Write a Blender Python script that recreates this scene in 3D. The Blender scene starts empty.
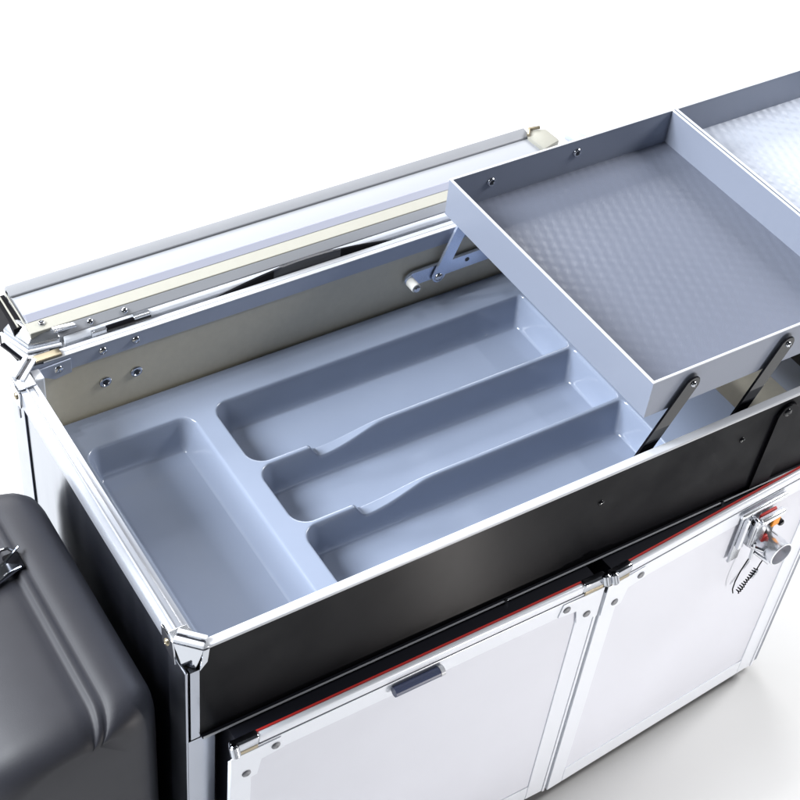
import bpy, bmesh, math, random
import numpy as np
from mathutils import Vector, Matrix
R_ = math.radians
random.seed(4)
scene = bpy.context.scene
COL = scene.collection

# ------------------------------------------------------------------ camera
cam_d = bpy.data.cameras.new("camera")
cam = bpy.data.objects.new("camera", cam_d)
COL.objects.link(cam)
right = Vector((0.8577856, -0.50961552, 0.0670513))
down = Vector((-0.32616313, -0.64047715, -0.6952745))
fwd = Vector((0.3972675, 0.5745268, -0.71560988))
M = Matrix.Identity(4)
for i in range(3):
    M[i][0] = right[i]; M[i][1] = -down[i]; M[i][2] = -fwd[i]
    M[i][3] = (-0.37313146, -0.7487313, 1.14184183)[i]
cam.matrix_world = M
cam_d.sensor_width = 36
cam_d.lens = 1536.6121 / 800 * 36
cam_d.shift_x = (400 - 350.9338) / 800
cam_d.shift_y = (428.4855 - 400) / 800
cam_d.clip_start = 0.02
cam_d.clip_end = 200
scene.camera = cam

# ------------------------------------------------------------------ studio light
world = bpy.data.worlds.new("World")
scene.world = world
world.use_nodes = True
bg = world.node_tree.nodes["Background"]
bg.inputs[0].default_value = (0.86, 0.92, 1.0, 1)
bg.inputs[1].default_value = 0.07
scene.view_settings.view_transform = 'Standard'
scene.view_settings.look = 'None'
scene.view_settings.exposure = 0
scene.view_settings.gamma = 1
scene.view_settings.use_curve_mapping = False


def area(name, loc, target, sx, sy, power, color=(1, 1, 1)):
    d = bpy.data.lights.new(name, 'AREA')
    d.shape = 'RECTANGLE'; d.size = sx; d.size_y = sy; d.energy = power; d.color = color
    o = bpy.data.objects.new(name, d)
    COL.objects.link(o)
    o.location = loc
    v = Vector(target) - Vector(loc)
    o.rotation_euler = v.to_track_quat('-Z', 'Y').to_euler()
    return o


KEY = Vector((-0.77, 0.24, 0.60)).normalized()
area("softbox", Vector((0.4, 0.2, 0)) + KEY * 3.8, (0.4, 0.2, 0), 1.65, 1.5, 345, (0.92, 0.96, 1.0))
area("floor_fill", (0.8, 5.0, 2.6), (0.8, 3.5, -0.6), 6, 2.5, 500, (1, 1, 1))  # added light, clears the floor behind the case to white
area("right_floor_fill", (2.6, 0.05, 1.3), (1.15, 0.0, -0.6), 0.9, 0.9, 80, (1, 1, 1))  # added light, lifts the case's shadow on the floor at right
area("front_fill", (0.5, -3.0, -0.15), (0.5, 0.0, -0.4), 2.2, 0.7, 5, (0.97, 0.98, 1.0))  # added fill, brightens the fronts of the white cases
area("strip_lamp", (0.80, -1.06, -0.42), (0.33, 0.0, -0.07), 0.05, 0.05, 8.0, (1, 0.95, 0.91))
area("spot_lamp", (0.05, 0.75, 2.3), (0.4, 0.2, -0.1), 0.045, 0.045, 7, (1, 0.98, 0.95))
area("spot_lamp", (-0.75, 0.55, 2.0), (0.4, 0.2, -0.1), 0.045, 0.045, 7, (1, 0.98, 0.95))

# ------------------------------------------------------------------ materials
MATS = {}


def mat(name, color, rough=0.4, metal=0.0, spec=0.5, coat=0.0, noise=0.0, nscale=60.0, bump=0.0, bscale=400.0,
        stretch=None, rvar=0.0, aniso=0.0):
    if name in MATS: return MATS[name]
    m = bpy.data.materials.new(name)
    m.use_nodes = True
    nt = m.node_tree; N = nt.nodes; L = nt.links
    b = N["Principled BSDF"]
    b.inputs["Base Color"].default_value = (*color, 1)
    b.inputs["Roughness"].default_value = rough
    b.inputs["Metallic"].default_value = metal
    b.inputs["Specular IOR Level"].default_value = spec
    b.inputs["Coat Weight"].default_value = coat
    b.inputs["Coat Roughness"].default_value = 0.08
    if aniso:      # brushed along the panel: the highlight spreads across the brushing, along u
        b.inputs["Anisotropic"].default_value = aniso
        tg = N.new("ShaderNodeTangent"); tg.direction_type = 'UV_MAP'; tg.uv_map = "brush"
        L.new(tg.outputs[0], b.inputs["Tangent"])
    tc = N.new("ShaderNodeTexCoord")
    mp = N.new("ShaderNodeMapping")
    L.new(tc.outputs["Object"], mp.inputs[0])
    if stretch: mp.inputs["Scale"].default_value = stretch
    if noise or rvar:
        n = N.new("ShaderNodeTexNoise"); n.inputs["Scale"].default_value = nscale
        n.inputs["Detail"].default_value = 5; n.inputs["Roughness"].default_value = 0.6
        L.new(mp.outputs[0], n.inputs["Vector"])
        if noise:
            r = N.new("ShaderNodeMapRange")
            r.inputs["From Min"].default_value = 0.3; r.inputs["From Max"].default_value = 0.7
            r.inputs["To Min"].default_value = 1 - noise; r.inputs["To Max"].default_value = 1 + noise
            L.new(n.outputs["Fac"], r.inputs["Value"])
            v = N.new("ShaderNodeVectorMath"); v.operation = 'SCALE'
            v.inputs[0].default_value = color
            L.new(r.outputs[0], v.inputs["Scale"])
            L.new(v.outputs[0], b.inputs["Base Color"])
        if rvar:
            r2 = N.new("ShaderNodeMapRange")
            r2.inputs["From Min"].default_value = 0.3; r2.inputs["From Max"].default_value = 0.7
            r2.inputs["To Min"].default_value = max(0.02, rough - rvar); r2.inputs["To Max"].default_value = rough + rvar
            L.new(n.outputs["Fac"], r2.inputs["Value"])
            L.new(r2.outputs[0], b.inputs["Roughness"])
    if bump:
        n2 = N.new("ShaderNodeTexNoise"); n2.inputs["Scale"].default_value = bscale
        n2.inputs["Detail"].default_value = 3
        L.new(mp.outputs[0], n2.inputs["Vector"])
        bp = N.new("ShaderNodeBump"); bp.inputs["Strength"].default_value = bump
        bp.inputs["Distance"].default_value = 0.0006
        L.new(n2.outputs["Fac"], bp.inputs["Height"])
        L.new(bp.outputs[0], b.inputs["Normal"])
    MATS[name] = m
    return m


def ripple_mat(name, color, rough, amount, light=False):
    """satin plastic sheet with a softly embossed diamond ripple and fine grain"""
    m = mat(name, color, rough, spec=0.5)
    nt = m.node_tree; N = nt.nodes; L = nt.links
    b = N["Principled BSDF"]
    tc = N.new("ShaderNodeTexCoord")
    hs = []
    for rot, sc in ((R_(18), 84), (R_(-52), 70)):
        mp = N.new("ShaderNodeMapping"); mp.inputs["Rotation"].default_value = (0, 0, rot)
        L.new(tc.outputs["Object"], mp.inputs[0])
        w = N.new("ShaderNodeTexWave"); w.inputs["Scale"].default_value = sc / 3.2
        w.inputs["Distortion"].default_value = 1.6; w.inputs["Detail"].default_value = 1.0
        w.inputs["Detail Scale"].default_value = 1.2
        L.new(mp.outputs[0], w.inputs["Vector"])
        hs.append(w)
    add = N.new("ShaderNodeMath"); add.operation = 'ADD'
    L.new(hs[0].outputs["Fac"], add.inputs[0]); L.new(hs[1].outputs["Fac"], add.inputs[1])
    n = N.new("ShaderNodeTexNoise"); n.inputs["Scale"].default_value = 950; n.inputs["Detail"].default_value = 2
    L.new(tc.outputs["Object"], n.inputs["Vector"])
    big = N.new("ShaderNodeTexNoise"); big.inputs["Scale"].default_value = 9; big.inputs["Detail"].default_value = 3
    L.new(tc.outputs["Object"], big.inputs["Vector"])
    mul0 = N.new("ShaderNodeMath"); mul0.operation = 'MULTIPLY'
    L.new(add.outputs[0], mul0.inputs[0]); L.new(big.outputs["Fac"], mul0.inputs[1])
    b1 = N.new("ShaderNodeBump"); b1.inputs["Strength"].default_value = amount; b1.inputs["Distance"].default_value = 0.0015
    L.new(mul0.outputs[0], b1.inputs["Height"])
    b2 = N.new("ShaderNodeBump"); b2.inputs["Strength"].default_value = 0.5; b2.inputs["Distance"].default_value = 0.0004
    L.new(n.outputs["Fac"], b2.inputs["Height"]); L.new(b1.outputs[0], b2.inputs["Normal"])
    L.new(b2.outputs[0], b.inputs["Normal"])
    return m


m_white_floor = mat("white_floor", (0.56, 0.56, 0.56), 0.6, noise=0.01, nscale=3)
m_insert = mat("blue_grey_moulding", (0.243, 0.284, 0.376), 0.12, spec=0.65, noise=0.03, nscale=9, bump=0.06, bscale=300, rvar=0.04)
m_tray = mat("grey_tray_plastic", (0.215, 0.24, 0.305), 0.32, bump=0.12, bscale=600)
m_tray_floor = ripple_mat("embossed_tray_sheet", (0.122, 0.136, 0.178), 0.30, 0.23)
m_tray_lit = ripple_mat("lit_embossed_sheet", (0.38, 0.41, 0.475), 0.3, 0.8)  # lighter copy of the tray sheet, strong light put into the colour
m_edge = mat("pale_edge", (0.50, 0.515, 0.55), 0.3, noise=0.03, nscale=25)
m_alu = mat("brushed_aluminium", (0.55, 0.57, 0.61), 0.26, metal=0.9, noise=0.04, nscale=40, rvar=0.08)
m_rim = mat("pale_aluminium_rim", (0.38, 0.40, 0.45), 0.3, metal=0.4, noise=0.03, nscale=30)
m_chrome = mat("chrome", (0.52, 0.535, 0.57), 0.1, metal=1.0)
m_panel = mat("bright_metal_panel", (0.30, 0.32, 0.365), 0.16, metal=1.0, noise=0.03, nscale=6, stretch=(8, 8, 0.6), rvar=0.05)
m_black = mat("black_gloss_panel", (0.004, 0.004, 0.0055), 0.36, spec=0.12, noise=0.05, nscale=12, rvar=0.07, aniso=0.95)
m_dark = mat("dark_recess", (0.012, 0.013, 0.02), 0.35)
m_strip = mat("blue_grey_flange", (0.37, 0.41, 0.51), 0.4, noise=0.03, nscale=20)
m_cream = mat("cream_lining_board", (0.60, 0.56, 0.455), 0.6, noise=0.03, nscale=120, bump=0.08, bscale=500)
m_flatcase = mat("white_coated_panel", (0.655, 0.67, 0.735), 0.4, noise=0.03, nscale=4, rvar=0.1, bump=0.05, bscale=700)
m_frame = mat("white_coated_frame", (0.76, 0.79, 0.85), 0.3, metal=0.1)
m_red = mat("red_seal", (0.62, 0.03, 0.025), 0.5)
m_orange = mat("orange_sticker", (0.80, 0.28, 0.01), 0.5)
m_bag = mat("charcoal_shell", (0.022, 0.0225, 0.029), 0.5, spec=0.3, noise=0.06, nscale=30, bump=0.15, bscale=900)
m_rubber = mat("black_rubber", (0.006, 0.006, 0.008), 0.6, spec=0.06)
m_black_chrome = mat("dark_chrome", (0.006, 0.006, 0.008), 0.07, spec=0.45)
m_steel_arm = mat("satin_steel_arm", (0.52, 0.58, 0.72), 0.25, metal=0.8)
m_nylon = mat("white_nylon", (0.85, 0.85, 0.82), 0.35)
m_brass = mat("brass", (0.36, 0.31, 0.22), 0.3, metal=0.9)
m_post = mat("satin_post", (0.36, 0.38, 0.43), 0.22, metal=1.0, rvar=0.05, nscale=20)
m_polish = mat("polished_aluminium", (0.86, 0.88, 0.92), 0.2, metal=0.8)
m_lid = mat("pale_grey_lid_coat", (0.34, 0.352, 0.38), 0.45, noise=0.01, nscale=8)
m_lid_grey = mat("grey_lid_lip", (0.215, 0.222, 0.24), 0.5, noise=0.02, nscale=30)
m_lid_cream = mat("cream_lid_liner", (0.285, 0.28, 0.245), 0.55, noise=0.02, nscale=80)
m_lid_fold = mat("lavender_lid_fold", (0.27, 0.28, 0.34), 0.45)
m_navy = mat("navy_catch", (0.05, 0.062, 0.12), 0.35)

# ------------------------------------------------------------------ helpers


def tag(o, label=None, cat=None, group=None, kind=None):
    if label: o["label"] = label
    if cat: o["category"] = cat
    if group: o["group"] = group
    if kind: o["kind"] = kind
    return o


def thing(name, loc, label, cat, group=None):
    o = bpy.data.objects.new(name, None)
    o.empty_display_size = 0.05
    COL.objects.link(o); o.location = loc
    return tag(o, label, cat, group)


def origin(o):
    v = Vector((0, 0, 0))
    while o is not None:
        v += o.location; o = o.parent
    return v


def obj(name, bm, m, parent=None, label=None, smooth=False, angle=35):
    """link a bmesh (in world coordinates) as one object, its origin at its own middle"""
    bmesh.ops.recalc_face_normals(bm, faces=bm.faces)
    cs = [v.co for v in bm.verts]
    c = Vector([(min(v[i] for v in cs) + max(v[i] for v in cs)) / 2 for i in range(3)])
    for v in bm.verts: v.co -= c
    me = bpy.data.meshes.new(name)
    bm.to_mesh(me); bm.free()
    me.materials.append(m)
    if m.name == "black_gloss_panel":
        uv = me.uv_layers.new(name="brush")
        for lp in me.loops: uv.data[lp.index].uv = (me.vertices[lp.vertex_index].co.z * 3, me.vertices[lp.vertex_index].co.x * 3)
    if smooth:
        me.shade_smooth()
        try: me.set_sharp_from_angle(angle=R_(angle))
        except Exception: pass
    o = bpy.data.objects.new(name, me)
    COL.objects.link(o)
    if parent is not None:
        o.parent = parent
        o.location = c - origin(parent)
    else:
        o.location = c
    if label: o["label"] = label
    return o


def B(): return bmesh.new()


def box(bm, a, b, bev=0.0, seg=2, rot=None):
    """axis box between corners a and b, optionally bevelled; rot = (pivot, Matrix 3x3)"""
    t = bmesh.new()
    bmesh.ops.create_cube(t, size=1)
    for v in t.verts:
        v.co = Vector([a[i] + (b[i] - a[i]) * (v.co[i] + 0.5) for i in range(3)])
    if bev: bmesh.ops.bevel(t, geom=t.edges[:], offset=bev, segments=seg, affect='EDGES', profile=0.5)
    if rot:
        p, mm = Vector(rot[0]), rot[1]
        for v in t.verts: v.co = mm @ (v.co - p) + p
    merge(bm, t)
    return bm


def merge(bm, t):
    me = bpy.data.meshes.new("tmp"); t.to_mesh(me); t.free()
    bm.from_mesh(me); bpy.data.meshes.remove(me)


def prism(bm, pts, axis, lo, hi, bev=0.0, seg=2):
    """polygon pts (2D, in the two axes other than axis, in order) extruded along axis"""
    t = bmesh.new()
    others = [i for i in range(3) if i != axis]

    def mk(p, h):
        c = [0, 0, 0]; c[others[0]] = p[0]; c[others[1]] = p[1]; c[axis] = h
        return t.verts.new(c)
    va = [mk(p, lo) for p in pts]; vb = [mk(p, hi) for p in pts]
    n = len(pts)
    t.faces.new(va); t.faces.new(vb[::-1])
    for i in range(n): t.faces.new((va[i], va[(i + 1) % n], vb[(i + 1) % n], vb[i]))
    if bev: bmesh.ops.bevel(t, geom=t.edges[:], offset=bev, segments=seg, affect='EDGES', profile=0.5)
    merge(bm, t)
    return bm


def hull(bm, pts, bev=0.0):
    t = bmesh.new()
    for p in pts: t.verts.new(p)
    r = bmesh.ops.convex_hull(t, input=t.verts[:])
    bmesh.ops.dissolve_limit(t, angle_limit=0.02, verts=t.verts[:], edges=t.edges[:])
    if bev: bmesh.ops.bevel(t, geom=t.edges[:], offset=bev, segments=2, affect='EDGES', profile=0.5)
    merge(bm, t)
    return bm


def tube(bm, pts, r, n=12, closed=False):
    """round rod along a polyline; r a number or one radius per point"""
    pts = [Vector(p) for p in pts]
    k = len(pts)
    rs = r if isinstance(r, (list, tuple)) else [r] * k
    rings = []
    up = None
    for i in range(k):
        if closed: d = pts[(i + 1) % k] - pts[i - 1]
        else: d = pts[min(i + 1, k - 1)] - pts[max(i - 1, 0)]
        d.normalize()
        if up is None: up = d.orthogonal().normalized()
        up = (up - d * up.dot(d)).normalized()
        s = d.cross(up)
        rings.append([bm.verts.new(pts[i] + (up * math.cos(2 * math.pi * j / n) + s * math.sin(2 * math.pi * j / n)) * rs[i]) for j in range(n)])
    for i in range(k if closed else k - 1):
        a, b = rings[i], rings[(i + 1) % k]
        for j in range(n): bm.faces.new((a[j], a[(j + 1) % n], b[(j + 1) % n], b[j]))
    if not closed:
        bm.faces.new(rings[0][::-1]); bm.faces.new(rings[-1])
    return bm


def lathe(bm, base, axis, prof, n=20):
    """profile [(distance along axis, radius)] turned round the axis at base"""
    a = Vector(axis).normalized(); base = Vector(base)
    pts = [base + a * h for h, r in prof]
    u = a.orthogonal().normalized(); s = a.cross(u)
    rings = []
    for p, (h, r) in zip(pts, prof):
        rings.append([bm.verts.new(p + (u * math.cos(2 * math.pi * j / n) + s * math.sin(2 * math.pi * j / n)) * max(r, 1e-5)) for j in range(n)])
    for i in range(len(prof) - 1):
        for j in range(n): bm.faces.new((rings[i][j], rings[i][(j + 1) % n], rings[i + 1][(j + 1) % n], rings[i + 1][j]))
    bm.faces.new(rings[0][::-1]); bm.faces.new(rings[-1])
    return bm


def rivet(parent, p, axis, r=0.0045, m=None, name="rivet", h=0.0022):
    return obj(name, lathe(B(), p, axis, [(0, r), (h * 0.45, r * 0.96), (h * 0.8, r * 0.72), (h, r * 0.35), (h * 0.85, r * 0.3), (h * 0.8, 0)]), m or m_chrome, parent, smooth=True, angle=50)


def screw(parent, p, axis, r=0.0055, name="screw"):
    """dished washer ring with a dark hollow in its middle"""
    o = obj(name, lathe(B(), p, axis, [(0, r), (0.0012, r), (0.0022, r * 0.82), (0.002, r * 0.62), (0.0005, r * 0.5), (0.0004, 0)], 24), m_chrome, parent, smooth=True, angle=50)
    obj("screw_hole", lathe(B(), Vector(p) + Vector(axis) * 0.0006, axis, [(0, r * 0.45), (0.0004, r * 0.45), (0.0004, 0)], 16), m_dark, o)
    return o


def arm_bm(p0, p1, y0, y1, w):
    """flat link with round ends between two pivots, lying in an x-z plane between y0 and y1"""
    a = Vector((p0[0], p0[1])); b = Vector((p1[0], p1[1]))
    d = (b - a).normalized(); n = Vector((-d.y, d.x))
    pts = []
    for i in range(13):
        t = math.pi * i / 12
        pts.append(b + (n * math.cos(t) + d * math.sin(t)) * w / 2)
    for i in range(13):
        t = math.pi * i / 12
        pts.append(a - (n * math.cos(t) + d * math.sin(t)) * w / 2)
    return prism(B(), [(p.x, p.y) for p in pts], 1, y0, y1, bev=0.0007, seg=1)


# ------------------------------------------------------------------ setting
FL = -0.60
bm = B()
box(bm, (-40, -40, FL - 0.02), (40, 40, FL))
tag(obj("floor", bm, m_white_floor), kind="structure")

# ------------------------------------------------------------------ the large open case
L_, W_ = 0.845, 0.40
case = thing("aluminium_case", (0.42, 0.2, FL), "large open aluminium case with black front panel, cream lining and a raised grey tray", "case")
# walls
obj("front_panel", box(B(), (-0.004, -0.0085, -0.143), (L_ + 0.004, -0.0015, -0.0045)), m_black, case, "glossy black front panel")
obj("side_panel", box(B(), (-0.0165, 0.024, FL + 0.02), (-0.0095, 0.378, -0.0225)), m_panel, case, "bright metal left end panel")
obj("side_panel", box(B(), (L_ + 0.0095, 0.024, FL + 0.02), (L_ + 0.0165, 0.378, -0.0225)), m_panel, case)
obj("back_panel", box(B(), (0.014, 0.4095, FL + 0.02), (L_ - 0.014, 0.4115, -0.0225)), m_panel, case)
lin = obj("lining", box(B(), (-0.004, 0.402, -0.136), (L_ + 0.004, 0.408, -0.0212)), m_cream, case, "cream lining board along the back")
obj("lining", box(B(), (-0.008, 0.0005, -0.134), (-0.002, 0.4005, -0.006)), m_cream, case)
obj("lining", box(B(), (L_ - 0.001, 0.0005, -0.134), (L_ + 0.006, 0.4005, -0.006)), m_strip, case)
o = B()
box(o, (-0.0085, 0.040, -0.1535), (0.700, 0.4015, -0.1495))
box(o, (0.7002, 0.005, -0.1385), (L_ + 0.0085, 0.4015, -0.1345))
obj("case_floor", o, m_cream, case, "cream floor of the upper compartment")
obj("lower_back_panel", box(B(), (-0.0085, 0.30, FL + 0.02), (L_ + 0.0085, 0.304, -0.158)), m_dark, case)
# rims
obj("rim", box(B(), (-0.002, -0.0098, -0.0042), (L_ + 0.002, 0.0, 0.0), 0.0012), m_edge, case, "pale front rim")
o = B()
box(o, (-0.0205, 0.018, -0.0022), (-0.006, 0.385, 0.0), 0.0009)
box(o, (-0.0205, 0.018, -0.022), (-0.0175, 0.385, -0.0024), 0.0006)
box(o, (-0.0062, 0.004, -0.0085), (0.0012, 0.398, -0.0045), 0.001)
tube(o, [(-0.0130, 0.019, 0.0004), (-0.0130, 0.384, 0.0004)], 0.0012, 8)
obj("rim", o, m_rim, case, "white aluminium left rim with a raised bead", smooth=True)
o = B()
box(o, (L_ + 0.001, 0.0, -0.0022), (L_ + 0.0205, 0.4, 0.0), 0.0009)
box(o, (L_ + 0.0175, 0.018, -0.022), (L_ + 0.0205, 0.385, -0.0024), 0.0006)
obj("rim", o, m_rim, case)
strip = obj("rim_flange", box(B(), (0.0, 0.4, -0.021), (L_, 0.4035, -0.0008)), m_strip, case, "blue grey flange along the back rim")
o = B()
box(o, (0.018, 0.3995, -0.0005), (L_ - 0.018, 0.4055, 0.0012), 0.0006)
box(o, (0.018, 0.4065, -0.003), (L_ - 0.018, 0.413, 0.0004), 0.0008)
obj("rim", o, m_edge, case, "pale back rim with a narrow groove")
# corner posts
for (cx, cy, sx, sy) in ((0, 0.4, -1, 1), (0, 0, -1, -1), (L_, 0.4, 1, 1), (L_, 0, 1, -1)):
    o = B()
    yo = cy + sy * 0.011 if sy > 0 else cy - 0.0088
    xo = cx + sx * 0.0185
    xs = sorted((xo, cx - sx * 0.010)); ys = sorted((yo, cy - sy * 0.028))
    a = sorted((xo, cx + sx * 0.0155))
    box(o, (a[0], ys[0], FL + 0.016), (a[1], ys[1], -0.0225 if sy > 0 else -0.03), 0.001)
    b_ = sorted((yo, yo - sy * 0.003))
    top = -0.0225 if sy > 0 else -0.145
    box(o, (min(xs[0], cx - sx * 0.014) + 0.0016, b_[0], FL + 0.016), (max(xs[1], cx - sx * 0.014) - 0.0016, b_[1], top))
    obj("corner_post", o, m_post, case)
for x_ in (-0.0135, L_ + 0.004):
    obj("corner_filler", box(B(), (x_, -0.0088, -0.1428), (x_ + 0.0095, -0.0018, -0.032)), m_post, case)
# inside post seen in the rear corner
obj("inner_post", box(B(), (0.0, 0.383, -0.134), (0.012, 0.3998, -0.004), 0.002), m_frame, case)
# slotted screw on the left end's rear post
obj("slot", box(B(), (-0.0194, 0.384, -0.052), (-0.0184, 0.389, -0.038), 0.0003), m_lid_grey, case)


def corner_cap(sx, sy, cx, cy, m=m_chrome, c=0.024, ll=0.020, lb=0.028, sk=0.022):
    """folded sheet-metal corner: chamfered top plate, two skirts and a diagonal fold with a rivet"""
    ox = cx + sx * 0.0215; oy = cy + sy * (0.0145 if sy > 0 else 0.0118)
    P = lambda u, v, z: (ox - sx * u, oy - sy * v, z)
    o = B()
    for pl_ in ([(c, 0), (0, c), (0.0085, c + 0.0085), (c + 0.0085, 0.0085)],
                [(0, c), (0, c + ll), (0.0195, c + ll), (0.0195, c - 0.002), (0.009, c + 0.008)],
                [(c, 0), (c + lb, 0), (c + lb, 0.0105), (c, 0.0105)]):
        hull(o, [P(u, v, z) for u, v in pl_ for z in (0.0012, 0.0030)], 0.0006)
    cap = obj("corner_cap", o, m_alu, case, "folded bright metal corner cap", smooth=True, angle=20)
    o = B()      # diagonal skirt
    hull(o, [P(c, -0.001, 0.0008), P(-0.001, c, 0.0008), P(c * 0.72, c * 0.22, -0.03), P(c * 0.22, c * 0.72, -0.03),
             P(c, 0.003, 0.0008), P(0.003, c, 0.0008), P(c * 0.72 + 0.003, c * 0.22 + 0.003, -0.03), P(c * 0.22 + 0.003, c * 0.72 + 0.003, -0.03)], 0.0006)
    obj("corner_fold", o, m, cap, smooth=True, angle=20)
    o = B()
    hull(o, [P(-0.0012, c, 0.0008), P(-0.0012, c + 0.024, 0.0008), P(-0.0012, c + 0.022, -0.022), P(-0.0012, c * 0.8, -0.028),
             P(0.0006, c, 0.0008), P(0.0006, c + 0.024, 0.0008), P(0.0006, c + 0.022, -0.022), P(0.0006, c * 0.8, -0.028)], 0.0004)
    obj("corner_skirt", o, m, cap, smooth=True, angle=20)
    o = B()
    hull(o, [P(c, -0.0012, 0.0008), P(c + sk, -0.0012, 0.0008), P(c + sk - 0.002, -0.0012, -0.018), P(c * 0.8, -0.0012, -0.028),
             P(c, 0.0006, 0.0008), P(c + sk, 0.0006, 0.0008), P(c + sk - 0.002, 0.0006, -0.018), P(c * 0.8, 0.0006, -0.028)], 0.0004)
    obj("corner_skirt", o, m, cap, smooth=True, angle=20)
    # two raised bars across the chamfer with a dark slit between
    for off, m_, h in ((0.0022, m_edge, 0.0062), (0.0118, m_edge, 0.0050), (0.0072, m_dark, 0.0034)):
        k = off / math.sqrt(2); e = 0.0024 / math.sqrt(2) if m_ is m_edge else 0.0011
        o = B()
        hull(o, [P(u, v, z) for u, v in ((c + k - e, k - e), (k - e, c + k - e), (k + e, c + k + e), (c + k + e, k + e)) for z in (0.0024, h)], 0.0006)
        obj("pressed_bar" if m_ is m_edge else "slit", o, m_, cap, smooth=True, angle=20)
    rivet(cap, P(-0.001, c + 0.012, -0.012), (sx, 0, 0), 0.004, m_brass)
    return cap


corner_cap(-1, 1, 0, W_)
corner_cap(-1, -1, 0, 0, c=0.020, ll=0.012, lb=0.006, sk=0.006)
corner_cap(1, 1, L_, W_)
corner_cap(1, -1, L_, 0)
# rear-left inside lug with a rivet, brass-toned cover strip above it
obj("cover_strip", box(B(), (0.010, 0.4002, 0.0014), (0.040, 0.411, 0.0046), 0.001), m_brass, case)
lug = obj("lug", prism(B(), [(0.012, -0.006), (0.048, -0.004), (0.048, -0.024), (0.028, -0.0265), (0.014, -0.018)], 1, 0.3975, 0.3995, 0.0006), m_strip, case)
rivet(lug, (0.033, 0.3975, -0.014), (0, -1, 0), 0.0052)
for x in (0.0859, 0.125): rivet(strip, (x, 0.4, -0.0100), (0, -1, 0), 0.0050, m_chrome, h=0.0032)
for x in (0.087, 0.1245): screw(lin, (x, 0.402, -0.0593), (0, -1, 0), 0.0072)
fp = [o for o in case.children if o.name.startswith("front_panel")][0]
for x, z in ((0.4642, -0.0446), (0.6581, -0.0418)):
    s = rivet(fp, (x, -0.0085, z), (0, -1, 0), 0.0038, m_black_chrome, "screw")
# dark round-ended bar lying against the front panel near its right end
st = obj("dark_bar", arm_bm((0.712, -0.136), (0.7175, -0.026), -0.0125, -0.0088, 0.030), m_black, case, "black round-ended bar lying flat on the front panel")
rivet(st, (0.7145, -0.0125, -0.0215), (0, -1, 0), 0.0055, m_black_chrome)
# bead along the lower edge of the front panel
o = B()
tube(o, [(-0.002, -0.0135, -0.1405), (L_, -0.0125, -0.1405)], 0.0011, 8)
bead = obj("bead", o, m_edge, case, "thin bright bead under the black panel", smooth=True)
for x in (0.356, 0.657):
    obj("bead_clip", box(B(), (x - 0.002, -0.0146, -0.1445), (x + 0.002, -0.011, -0.139), 0.0004), m_chrome, bead)
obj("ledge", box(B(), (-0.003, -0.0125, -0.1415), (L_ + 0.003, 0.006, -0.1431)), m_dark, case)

# hinge on the back rim
hg = obj("hinge", tube(B(), [(0.098, 0.4165, 0.0035), (0.150, 0.4165, 0.0035)], 0.0038, 14), m_black_chrome, case, "dark polished hinge knuckle", smooth=True)
obj("hinge_leaf", box(B(), (0.080, 0.4135, -0.004), (0.098, 0.4195, 0.0062), 0.001), m_alu, hg)
obj("hinge_leaf", box(B(), (0.1302, 0.4135, 0.0), (0.150, 0.421, 0.0085), 0.001), m_alu, hg)
hg2 = obj("hinge", tube(B(), [(0.70, 0.4165, 0.0035), (0.752, 0.4165, 0.0035)], 0.0038, 14), m_black_chrome, case, smooth=True)

# dark crescent behind the back rim, a reflection in the lid frame built as a shape
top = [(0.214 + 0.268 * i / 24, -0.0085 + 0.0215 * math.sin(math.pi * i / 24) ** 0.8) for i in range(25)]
hd = obj("dark_crescent", prism(B(), top + [(0.482, -0.012), (0.214, -0.012)], 1, 0.4134, 0.4160, 0.001), m_rubber, case, "dark crescent behind the back rim, a reflection built as a shape", smooth=True)
obj("crescent_core", prism(B(), [(u, z + 0.0008) for u, z in top[8:17]] + [(top[16][0], -0.010), (top[8][0], -0.010)], 1, 0.4132, 0.4162, 0.001), m_dark, hd, smooth=True)

# ------------------------------------------------------------------ lid, hanging open behind the back rim
X0, X1 = 0.0205, 0.712
lid = obj("lid", prism(B(), [(0.447, 0.0195), (0.4885, 0.0215), (0.5005, 0.0235), (0.5035, 0.0200), (0.5035, -0.40), (0.488, -0.40), (0.488, 0.006), (0.447, 0.004)], 0, X0, X1, 0.0012), m_lid, case,
          "narrow pale side of the opened lid lying behind the back rim", smooth=True, angle=20)
obj("lid_lip", prism(B(), [(0.4878, 0.0222), (0.4885, 0.0245), (0.5030, 0.0275), (0.5062, 0.022), (0.5062, -0.02), (0.5038, -0.02), (0.5038, 0.0205), (0.5005, 0.0243)], 0, X0 - 0.002, X1 + 0.001, 0.0006), m_lid_grey, lid, "grey rounded outer lip of the lid", smooth=True)
o = B()
prism(o, [(0.4455, 0.0193), (0.4545, 0.0232), (0.4575, 0.0232), (0.4575, 0.0195)], 0, X0, X1, 0.0004)
obj("lid_fold", o, m_lid_fold, lid)
liner = obj("lid_liner", prism(B(), [(0.4285, 0.0190), (0.4462, 0.0190), (0.4462, 0.006), (0.4285, 0.006)], 0, X0 - 0.004, X1 + 0.018, 0.0008), m_lid_cream, lid, "cream lid liner strip")
fl = obj("lid_flange", prism(B(), [(0.4210, 0.0095), (0.4278, 0.0186), (0.4278, 0.000), (0.4215, 0.000)], 0, 0.045, 0.82, 0.0006), m_lid, lid, "grey riveted flange of the lid frame")
obj("lid_frame", prism(B(), [(0.4163, -0.008), (0.4164, 0.0015), (0.4175, 0.0050), (0.4208, 0.0086), (0.4210, -0.002), (0.430, -0.004), (0.430, -0.012), (0.418, -0.012)], 0, 0.05, 0.82, 0.0006), m_frame, lid, "bright aluminium lid frame", smooth=True)  # white base colour carries the highlight along the chrome profile
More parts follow.
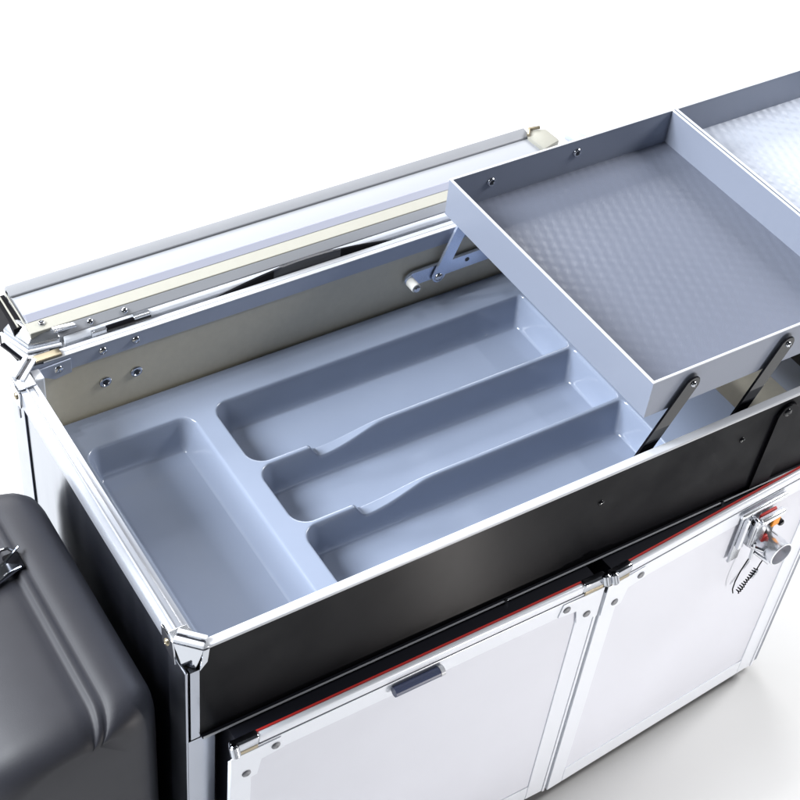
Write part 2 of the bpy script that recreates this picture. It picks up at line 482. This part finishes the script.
nrm = Vector((0, -0.0091, 0.0068)).normalized()
for x in (0.083, 0.1235, 0.70): rivet(fl, Vector((x, 0.4240, 0.0137)), nrm, 0.0038)
# black end of the lid with cream edging
o = B()
prism(o, [(0.446, 0.016), (0.501, 0.018), (0.501, -0.05), (0.446, -0.03)], 0, X0 - 0.016, X0 - 0.0045)
le = obj("lid_end", o, m_rubber, lid, "black end cheek of the lid")
tube_ = tube(B(), [(X0 - 0.0105, 0.4465, 0.0165), (X0 - 0.0105, 0.5005, 0.0185)], 0.0011, 8)
obj("edging", tube_, m_lid_cream, le, smooth=True)
tube_ = tube(B(), [(X0 - 0.0030, 0.4465, 0.0172), (X0 - 0.0030, 0.5005, 0.0192)], 0.0010, 8)
obj("edging", tube_, m_lid_cream, le, smooth=True)
obj("lid_end", prism(B(), [(0.446, 0.016), (0.501, 0.018), (0.501, -0.4), (0.446, -0.03)], 0, X1 + 0.002, X1 + 0.010), m_lid_cream, lid)
screw(liner, (0.0335, 0.4385, 0.0190), (0, 0, 1), 0.0038)
# bracket at the lid's right end
br = obj("lid_bracket", prism(B(), [(X1 + 0.001, 0.456), (X1 + 0.030, 0.464), (X1 + 0.028, 0.492), (X1 + 0.006, 0.499), (X1 - 0.004, 0.487)], 2, 0.012, 0.026, 0.003), m_lid_cream, lid, "cream bracket at the end of the lid", smooth=True)
obj("bracket_edge", tube(B(), [(X1 - 0.003, 0.487, 0.0275), (X1 + 0.006, 0.498, 0.0275), (X1 + 0.020, 0.495, 0.0275)], 0.0022, 8), m_brass, br, smooth=True)
obj("lid_tab", prism(B(), [(X1 + 0.050, 0.456), (X1 + 0.073, 0.460), (X1 + 0.063, 0.484), (X1 + 0.048, 0.478)], 2, 0.012, 0.022, 0.003), m_strip, lid, smooth=True)
# big folded corner of the lid at the left
lc = B()
hull(lc, [(-0.002, 0.463, 0.006), (0.012, 0.4265, 0.006), (0.046, 0.4195, 0.009), (0.046, 0.428, 0.016), (0.022, 0.432, 0.0175), (0.010, 0.462, 0.0175),
          (-0.002, 0.463, -0.002), (0.012, 0.4265, -0.004), (0.046, 0.4195, -0.002)], 0.0012)
lcap = obj("lid_corner", lc, m_alu, lid, "folded polished corner of the lid frame", smooth=True, angle=18)
lc = B()
hull(lc, [(-0.0045, 0.466, -0.004), (0.010, 0.4240, -0.004), (0.046, 0.4165, -0.002), (-0.0045, 0.466, -0.019), (0.010, 0.4240, -0.019), (0.046, 0.4165, -0.013),
          (-0.0005, 0.470, -0.004), (0.013, 0.430, -0.004), (0.046, 0.424, -0.002), (-0.0005, 0.470, -0.019), (0.013, 0.430, -0.019), (0.046, 0.424, -0.013)], 0.001)
obj("corner_skirt", lc, m_chrome, lcap, smooth=True, angle=18)
tb = tube(B(), [(-0.0042, 0.4645, -0.001), (0.0105, 0.4245, -0.001), (0.046, 0.4172, 0.0015)], 0.0022, 8)
obj("corner_bead", tb, m_edge, lcap, smooth=True)
tb = tube(B(), [(-0.0050, 0.4655, -0.0185), (0.0095, 0.4232, -0.0195), (0.046, 0.4158, -0.0135)], 0.0020, 8)
obj("corner_bead", tb, m_black_chrome, lcap, smooth=True)
obj("corner_pad", prism(B(), [(0.040, 0.4285), (0.064, 0.4265), (0.066, 0.4195), (0.040, 0.4210)], 2, 0.0165, 0.0195, 0.001), m_alu, lcap, smooth=True)

# ------------------------------------------------------------------ swing arms carrying the tray
def swing(p_bot, p_top, y0, y1, w, m, label, face):
    a = obj("swing_arm", arm_bm(p_bot, p_top, y0, y1, w), m, case, label)
    yy = y0 if face < 0 else y1
    rivet(a, (p_top[0], yy, p_top[1]), (0, face, 0), w * 0.19, m_chrome, h=0.0026)
    rivet(a, (p_bot[0], yy, p_bot[1]), (0, face, 0), w * 0.33, m_chrome, h=0.0026)
    return a


swing((0.496, -0.061), (0.5664, 0.0725), 0.0045, 0.0072, 0.0185, m_black_chrome, "dark polished front link arm nearest the tray's left end", -1)
a2 = swing((0.631, -0.061), (0.6955, 0.0745), 0.0045, 0.0072, 0.0185, m_black_chrome, "polished front link arm near the tray's right end", -1)
swing((0.5216, -0.0613), (0.5728, 0.0705), 0.3895, 0.3925, 0.017, m_steel_arm, "pale steel rear link arm under the tray's left end", -1)
swing((0.646, -0.0613), (0.6975, 0.0735), 0.3895, 0.3925, 0.017, m_steel_arm, "pale steel rear link arm hidden under the tray", -1)
# rear bar, with its nylon stop
bar = obj("mounting_bar", arm_bm((0.4865, -0.0565), (0.825, -0.0500), 0.3945, 0.3985, 0.0200), m_steel_arm, case, "pale steel mounting bar on the cream lining")
st = obj("stop", lathe(B(), (0.4835, 0.3945, -0.0585), (0, -1, 0), [(0, 0.0062), (0.013, 0.0062), (0.0138, 0.0055), (0.0138, 0)], 20), m_nylon, bar, "white nylon stop", smooth=True)
obj("stop_screw", lathe(B(), (0.4835, 0.3807, -0.0585), (0, -1, 0), [(0, 0.0046), (0.002, 0.0046), (0.0032, 0.003), (0.0032, 0)], 16), m_chrome, st, smooth=True)
obj("bar_hole", lathe(B(), (0.5655, 0.3945, -0.0530), (0, -1, 0), [(0, 0.003), (0.0005, 0.003), (0.0005, 0)], 14), m_dark, bar)
fb = obj("mounting_bar", arm_bm((0.45, -0.0600), (0.80, -0.0600), 0.0008, 0.0040, 0.020), m_steel_arm, case)
# rod and dark rail on the right end wall
o = B(); tube(o, [(L_ - 0.006, 0.02, -0.062), (L_ - 0.006, 0.385, -0.062)], 0.0022, 10)
rod = obj("side_rail", o, m_chrome, case, smooth=True)
obj("rail_backing", box(B(), (L_ - 0.0035, 0.004, -0.085), (L_ - 0.0015, 0.39, -0.03)), m_dark, rod)

# ------------------------------------------------------------------ cantilever trays


def tray(x0, x1, y0, y1, z0, z1, floor_m, label, wall_m):
    t = 0.0026
    fl_ = obj("tray", box(B(), (x0 + t, y0 + t, z0), (x1 - t, y1 - t, z0 + 0.003)), floor_m, case, label)
    names = (((x0, y0, z0 - 0.0005), (x0 + t, y1, z1)), ((x1 - t, y0, z0 - 0.0005), (x1, y1, z1)),
             ((x0 + t, y0, z0 - 0.0005), (x1 - t, y0 + t, z1)), ((x0 + t, y1 - t, z0 - 0.0005), (x1 - t, y1, z1)))
    for a, b in names: obj("tray_wall", box(B(), a, b), wall_m, fl_)
    o = B()
    e = 0.0003
    for a, b in names:
        box(o, (a[0] - e, a[1] - e, z1), (b[0] + e, b[1] + e, z1 + 0.0012), 0.0004, 1)
    obj("tray_edge", o, m_edge, fl_, "pale upper edge with its highlight in the colour")  # pale cut edge, lightened further to carry the light on its upward face
    return fl_


TZ0, TZ1 = 0.0430, 0.0908
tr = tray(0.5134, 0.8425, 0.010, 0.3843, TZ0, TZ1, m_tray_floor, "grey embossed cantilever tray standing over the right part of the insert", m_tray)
for x, z in ((0.5728, 0.0705), (0.6975, 0.0735)): screw(tr, (x, 0.3816, z), (0, -1, 0), 0.0058)
tr2 = tray(0.8455, 1.150, 0.010, 0.3843, TZ0, TZ1, m_tray_lit, "rippled second tray beyond the grey one, bright light put into its colour", m_tray)

# ------------------------------------------------------------------ cutlery insert (height field of one moulded sheet)
IX1, IZ = 0.738, -0.0993
DEP = 0.0440
x = np.linspace(0.0015, IX1, 615); y = np.linspace(0.0015, 0.3985, 520)
X, Y = np.meshgrid(x, y, indexing='ij')


def wall(t, w=0.0150, top=0.0042, bot=0.0075):
    """0..1 fall of the pocket wall: rounded lip, straight draft, rounded foot"""
    n = 600
    s = np.linspace(-top / 2, w, n)
    sl = np.clip((s + top / 2) / top, 0, 1) * np.clip((w - s) / bot, 0, 1)
    c = np.cumsum(sl); c = c / c[-1]
    return np.interp(t, s, c)


def rrect(x0, x1, y0, y1, r):
    cx, cy, hx, hy = (x0 + x1) / 2, (y0 + y1) / 2, (x1 - x0) / 2, (y1 - y0) / 2
    qx = np.abs(X - cx) - hx + r; qy = np.abs(Y - cy) - hy + r
    return np.hypot(np.maximum(qx, 0), np.maximum(qy, 0)) + np.minimum(np.maximum(qx, qy), 0) - r


Z = np.zeros_like(X)


def smin(a, b, k=0.004):
    h = np.maximum(k - np.abs(a - b), 0) / k
    return np.minimum(a, b) - h * h * k / 4


# finger notches in the two ridges
def notch(x):
    down_ = np.clip((x - 0.257) / 0.018, 0, 1); down_ = down_ * down_ * (3 - 2 * down_)
    up_ = np.clip((0.366 - x) / 0.086, 0, 1); up_ = up_ * up_ * (3 - 2 * up_) * 0.35 + up_ * 0.65
    return 0.0195 * smin(down_, up_, 0.4)
for yc in (0.2475, 0.1485):
    win = np.clip((0.024 - np.abs(Y - yc)) / 0.012, 0, 1); win = win * win * (3 - 2 * win)
    Z = np.minimum(Z, -notch(X) * win)
for (a, b, c, d, r) in ((0.036, 0.1665, 0.036, 0.3525, 0.018), (0.1925, 0.6265, 0.2500, 0.3545, 0.021),
                        (0.1925, 0.6265, 0.1510, 0.2452, 0.021), (0.1925, 0.6265, 0.0500, 0.1462, 0.021)):
    if b > 0.5:      # long pockets: tight, steep right-hand ends
        f1 = rrect(a, b + 0.06, c, d, r); f2 = (X - b) * 1.7
        k = 0.011; h = np.maximum(k - np.abs(f1 - f2), 0) / k
        sd = np.maximum(f1, f2) + h * h * k / 4
    else:
        sd = rrect(a, b, c, d, r)
    Z = smin(Z, -DEP * wall(-sd))
Z += IZ
nx, ny = X.shape
V = np.stack([X, Y, Z], -1).reshape(-1, 3)
idx = np.arange(nx * ny).reshape(nx, ny)
F = np.stack([idx[:-1, :-1], idx[1:, :-1], idx[1:, 1:], idx[:-1, 1:]], -1).reshape(-1, 4)
# skirt round the outside
ring = np.concatenate([idx[:, 0], idx[-1, 1:], idx[-2::-1, -1], idx[0, -2:0:-1]])
SK = V[ring].copy(); SK[:, 2] = IZ - 0.012
k0 = len(V); V = np.concatenate([V, SK]); n = len(ring)
j = np.arange(n)
F = np.concatenate([F, np.stack([ring[j], k0 + j, k0 + (j + 1) % n, ring[(j + 1) % n]], -1)])
base = np.array((0.37, 0.2, IZ - DEP))
V = V - base
me = bpy.data.meshes.new("cutlery_insert")
me.vertices.add(len(V)); me.vertices.foreach_set("co", V.ravel())
me.loops.add(F.size); me.loops.foreach_set("vertex_index", F.ravel())
me.polygons.add(len(F)); me.polygons.foreach_set("loop_start", np.arange(0, F.size, 4))
me.polygons.foreach_set("loop_total", np.full(len(F), 4))
me.update(calc_edges=True)
me.materials.append(m_insert)
me.shade_smooth()
me.set_sharp_from_angle(angle=R_(65))
ins = bpy.data.objects.new("cutlery_insert", me)
COL.objects.link(ins); ins.location = base
tag(ins, "blue grey moulded cutlery insert with four empty compartments, lying inside the open case", "cutlery tray")

# ------------------------------------------------------------------ two white cases in the lower front


def flat_case(w, label, group, left_screen):
    """built with its top front left corner at the origin, front facing -y, then placed"""
    r = thing("white_case", (0, 0, 0), label, "case", group)
    h = 0.44; dep = 0.045
    zt = 0.0
    obj("body", box(B(), (0.010, 0.0015, -h + 0.004), (w - 0.010, dep, -0.004)), m_dark, r)
    pan = obj("front_panel", box(B(), (0.012, -0.0005, -h + 0.012), (w - 0.012, 0.0012, -0.012)), m_flatcase, r)
    # frame: rounded top roll, groove, flat flange
    o = B()
    box(o, (0.030, -0.0030, -0.0135), (w - 0.030, 0.0035, 0.0), 0.0028, 3)
    obj("top_roll", o, m_frame, r, smooth=True)
    obj("groove", box(B(), (0.028, -0.0012, -0.0165), (w - 0.028, 0.0010, -0.0130)), m_dark, r)
    obj("flange", box(B(), (0.024, -0.0022, -0.0400), (w - 0.024, -0.0004, -0.0160), 0.0006), m_frame, r)
    obj("seal", box(B(), (0.030, 0.0030, -0.003), (w - 0.030, 0.0052, 0.0006), 0.0004, 1), m_red, r, "red seal along the top edge")
    obj("stile", box(B(), (0.0, -0.0022, -h), (0.024, 0.0035, -0.0300) if not left_screen else (0.024, 0.0035, -0.0300), 0.0008), m_frame, r)
    obj("stile", box(B(), (w - 0.030, -0.0022, -h), (w, 0.0035, -0.0300), 0.0008), m_frame, r)
    obj("stile_edge", box(B(), (w - 0.0044, -0.0034, -h), (w - 0.0006, -0.0024, -0.032), 0.0003, 1), m_frame, r)
    obj("bottom_rail", box(B(), (0.0245, -0.0022, -h), (w - 0.0305, 0.0035, -h + 0.03), 0.0008), m_frame, r)
    for s in (0, 1):
        q = (lambda u: u) if s == 0 else (lambda u: w - u)
        xs = sorted((q(0.0005), q(0.0320)))
        cap = obj("corner_cap", box(B(), (xs[0], -0.0042, -0.0125), (xs[1], 0.006, 0.0022), 0.0030, 3), m_chrome, r, "polished corner cap", smooth=True)
        obj("cap_reflection", box(B(), (xs[0] + 0.004, -0.0034, -0.0185), (xs[1] - 0.002, 0.0, -0.0128), 0.0006), m_brass, cap)  # brass-coloured strip stands in for the brownish reflection under the cap
        obj("cap_knuckle", lathe(B(), (q(0.003), -0.002, 0.004), (0, -0.5, -1), [(0, 0.003), (0.002, 0.0052), (0.012, 0.0052), (0.0145, 0.003), (0.0145, 0)], 14), m_chrome, cap, smooth=True)
        pts = [(q(0.0), -0.0185), (q(0.056), -0.0185), (q(0.060), -0.0385), (q(0.034), -0.0410), (q(0.030), -0.066), (q(0.0), -0.070)]
        pl = obj("corner_plate", prism(B(), pts, 1, -0.0036, -0.0024, 0.0004), m_frame, r, smooth=True, angle=20)
        for (u, z) in ((0.050, -0.0290), (0.0175, -0.0555)):
            rivet(pl, (q(u), -0.0036, z), (0, -1, 0), 0.0050, m_lid_grey)
    return r


fa = flat_case(0.459, "left white framed case under the black front panel, with a dark blue catch", "white framed cases below the black front", True)
fa.location = (0.0150, -0.0345, -0.1402)
# dark catch on the left one's flange
ct = B(); tube(ct, [(0.185, -0.0075, -0.0255), (0.240, -0.0075, -0.0255)], 0.0058, 14)
cat_ = obj("catch", ct, m_navy, None)
cat_.parent = fa
obj("catch_end", lathe(B(), (0.255, -0.0075 - 0.0345, -0.0255 - 0.1402), (1, 0, 0), [(0, 0.0062), (0.005, 0.0062), (0.0062, 0.004), (0.0062, 0)], 16), m_edge, cat_, smooth=True)
cat_["label"] = "dark blue catch with a white end"
fb_ = flat_case(0.372, "right white framed case under the black front panel, with a chrome latch", "white framed cases below the black front", False)
fb_.location = (0.4765, -0.0372, -0.1400)
yaw = math.atan2(0.0205, 0.30)
fb_.rotation_euler = (0, 0, yaw)

# latch, built in the right case's own frame
def LX(x, y, z):
    """scene point -> right case's own frame"""
    d = Vector((x, y, z)) - Vector(fb_.location)
    return Matrix.Rotation(-yaw, 3, 'Z') @ d


def child(name, bm, m, parent, label=None, smooth=True, angle=35):
    o = obj(name, bm, m, None, label, smooth, angle)
    o.parent = parent
    if parent is not fb_:
        o.location = o.location - parent.location
    return o


lx0, lx1 = 0.202, 0.276
lat = child("latch", box(B(), (lx0, -0.0095, -0.0250), (lx1, -0.0042, -0.0175), 0.002, 3), m_polish, fb_, "chrome toggle latch with red and orange marks")
child("back_plate", box(B(), (lx0 + 0.004, -0.0080, -0.1050), (lx0 + 0.021, -0.0042, -0.0250), 0.0015), m_alu, lat)
child("guide", box(B(), (lx0 + 0.0045, -0.0140, -0.0750), (lx0 + 0.0105, -0.0082, -0.0265), 0.0015), m_frame, lat)
child("guide", box(B(), (lx0 + 0.0185, -0.0170, -0.0760), (lx0 + 0.0240, -0.0060, -0.0300), 0.0015), m_chrome, lat)
child("draw_body", box(B(), (lx0 + 0.027, -0.0150, -0.0800), (lx0 + 0.047, -0.0045, -0.0400), 0.002), m_alu, lat)
child("hook_bar", box(B(), (lx0 + 0.030, -0.0190, -0.0440), (lx1 - 0.006, -0.0105, -0.0350), 0.0022, 3), m_polish, lat)
child("red_mark", box(B(), (lx0 + 0.034, -0.0104, -0.0400), (lx1 - 0.014, -0.0075, -0.0345), 0.0006), m_red, lat)
child("dark_inset", box(B(), (lx0 + 0.048, -0.0120, -0.0830), (lx1 - 0.008, -0.0045, -0.0445), 0.001), m_dark, lat)
child("orange_mark", box(B(), (lx0 + 0.056, -0.0150, -0.0640), (lx0 + 0.068, -0.0118, -0.0500), 0.0006), m_orange, lat)
child("red_mark", box(B(), (lx0 + 0.046, -0.0165, -0.0850), (lx0 + 0.053, -0.0122, -0.0740), 0.0012), m_red, lat)
lb = lathe(B(), (lx0 + 0.0595, -0.0050, -0.0920), (-0.04, -1, 0.04), [(0, 0.0130), (0.004, 0.0145), (0.030, 0.0165), (0.034, 0.0165), (0.0345, 0.0150), (0.010, 0.0135), (0.010, 0)], 32)
kb = child("barrel", lb, m_polish, lat, "white hollow turning barrel", smooth=True, angle=40)
child("barrel_ring", lathe(B(), (lx0 + 0.0595 + -0.04 * 0.024, -0.0050 - 0.024 * 0.95, -0.0920 + 0.04 * 0.024), (-0.04, -1, 0.04), [(0, 0.0160), (0.0006, 0.0172), (0.0026, 0.0173), (0.0032, 0.0166)], 32), m_steel_arm, kb)
o = B()
for (a, b, r) in (((lx0 + 0.029, -0.013, -0.083), (lx0 + 0.052, -0.028, -0.096), 0.0026), ((lx0 + 0.034, -0.018, -0.092), (lx0 + 0.050, -0.032, -0.108), 0.0022), ((lx0 + 0.033, -0.015, -0.078), (lx0 + 0.033, -0.017, -0.104), 0.0024)):
    tube(o, [a, b], r, 10)
child("linkage", o, m_chrome, lat)
child("pivot", lathe(B(), (lx0 + 0.010, -0.0082, -0.040), (0, -1, 0), [(0, 0.0050), (0.004, 0.0050), (0.0055, 0.003), (0.0055, 0)], 16), m_black_chrome, lat)
child("pivot", lathe(B(), (lx0 + 0.083, -0.004, -0.077), (0, -1, 0), [(0, 0.0045), (0.006, 0.0045), (0.0075, 0.003), (0.0075, 0)], 16), m_black_chrome, lat)

# wire loop hanging from the latch: a thing of its own
w0 = Vector(fb_.location); Rw = Matrix.Rotation(yaw, 3, 'Z')
def WP(a, b, c): return w0 + Rw @ Vector((a, b, c))
pts = [WP(lx0 + u, -0.0125 - q, z) for (u, q, z) in ((0.034, 0.004, -0.098), (0.031, 0.003, -0.110), (0.029, 0.001, -0.130), (0.028, 0, -0.150), (0.029, 0, -0.166), (0.033, 0, -0.176))]
o = B(); tube(o, pts, 0.0008, 8)
pts2 = [WP(lx0 + u, -0.0125 - q, z) for (u, q, z) in ((0.068, 0.004, -0.112), (0.067, 0.003, -0.124), (0.064, 0.002, -0.138), (0.062, 0.002, -0.146))]
tube(o, pts2, 0.0008, 8)
wl = obj("wire_loop", o, m_rubber, None, None, smooth=True)
tag(wl, "thin black wire loop with a twisted end, hanging from the chrome latch", "wire")
tw = []
for i in range(150):
    t = i / 149
    u = 0.040 + 0.022 * t; z = -0.178 + 0.032 * t
    a_ = t * 2 * math.pi * 11
    rr2 = 0.0022 + 0.0006 * math.sin(t * 9)
    tw.append(WP(lx0 + u + rr2 * math.sin(a_) * 0.8, -0.0135 - rr2 * math.cos(a_), z - rr2 * math.sin(a_) * 0.6))
obj("twist", tube(B(), tw, 0.0008, 6), m_rubber, wl, smooth=True)
obj("crimp", tube(B(), [WP(lx0 + 0.056, -0.0145, -0.158), WP(lx0 + 0.062, -0.0145, -0.148)], 0.0028, 10), m_chrome, wl, smooth=True)

# ------------------------------------------------------------------ charcoal shell case at the left
prof = [(x_, z_ + 0.012 if z_ > -0.25 else z_) for x_, z_ in [(-0.0235, FL + 0.03), (-0.0235, -0.40), (-0.0235, -0.20), (-0.0240, -0.160), (-0.0265, -0.142), (-0.032, -0.129), (-0.041, -0.1215), (-0.052, -0.1185), (-0.064, -0.1185), (-0.0725, -0.1200),
        (-0.0755, -0.1225), (-0.0780, -0.1240), (-0.0810, -0.1228), (-0.0850, -0.1216), (-0.0880, -0.1228), (-0.0905, -0.1262), (-0.0940, -0.1268), (-0.1000, -0.1240), (-0.112, -0.1235),
        (-0.135, -0.1265), (-0.165, -0.134), (-0.195, -0.148), (-0.212, -0.165), (-0.220, -0.190), (-0.222, -0.24), (-0.222, FL + 0.03), (-0.215, FL + 0.008), (-0.205, FL), (-0.04, FL), (-0.03, FL + 0.008)]]
bag = thing("shell_case", (-0.12, 0.17, FL), "charcoal black rounded case with moulded seam and chrome clasp, standing beside the left end panel", "case")
o = B()
npf = len(prof)
ya, yb, rr_ = 0.020, 0.3560, 0.040
st_ = []
for i in range(9):
    t = i / 8; a = t * math.pi / 2
    st_.append((ya + rr_ * (1 - math.cos(a)), rr_ * (1 - math.sin(a))))
mid = [(ya + rr_ + (yb - ya - 2 * rr_) * q / 6, 0) for q in range(1, 6)]
stn = st_ + mid + [(yb - (q[0] - ya), q[1]) for q in st_[::-1]]
cxm, czm = -0.1225, -0.36
rings = []
for (yy, ins_) in stn:
    ring_ = []
    for (px, pz) in prof:
        fx = 1 - ins_ / 0.10; fz = 1 - ins_ * 0.55 / 0.24 if pz > czm else 1 - ins_ * 0.2 / 0.24
        ring_.append(o.verts.new((cxm + (px - cxm) * fx, yy, czm + (pz - czm) * fz)))
    rings.append(ring_)
for i in range(len(rings) - 1):
    for j in range(npf): o.faces.new((rings[i][j], rings[i][(j + 1) % npf], rings[i + 1][(j + 1) % npf], rings[i + 1][j]))
o.faces.new(rings[0]); o.faces.new(rings[-1][::-1])
obj("shell", o, m_bag, bag, smooth=True, angle=60)
cl = obj("clasp", box(B(), (-0.096, 0.236, -0.1262), (-0.078, 0.262, -0.1195), 0.003, 3), m_rubber, bag, "chrome clasp on a black plate", smooth=True)
o = B()
tube(o, [(-0.082, 0.258, -0.117), (-0.088, 0.262, -0.113), (-0.096, 0.262, -0.112), (-0.102, 0.256, -0.114), (-0.106, 0.246, -0.117)], 0.0016, 8)
tube(o, [(-0.078, 0.260, -0.114), (-0.088, 0.252, -0.112), (-0.098, 0.246, -0.113), (-0.108, 0.243, -0.116)], 0.0016, 8)
obj("clasp_wire", o, m_chrome, cl, smooth=True)
o = B()
hull(o, [(-0.083, 0.240, -0.117), (-0.083, 0.236, -0.117), (-0.100, 0.248, -0.113), (-0.100, 0.232, -0.113), (-0.125, 0.240, -0.118), (-0.125, 0.222, -0.118),
         (-0.083, 0.240, -0.119), (-0.083, 0.236, -0.119), (-0.125, 0.240, -0.121), (-0.125, 0.222, -0.121)], 0.0008)
obj("clasp_lever", o, m_chrome, cl, smooth=True)
cl.location.z += 0.012
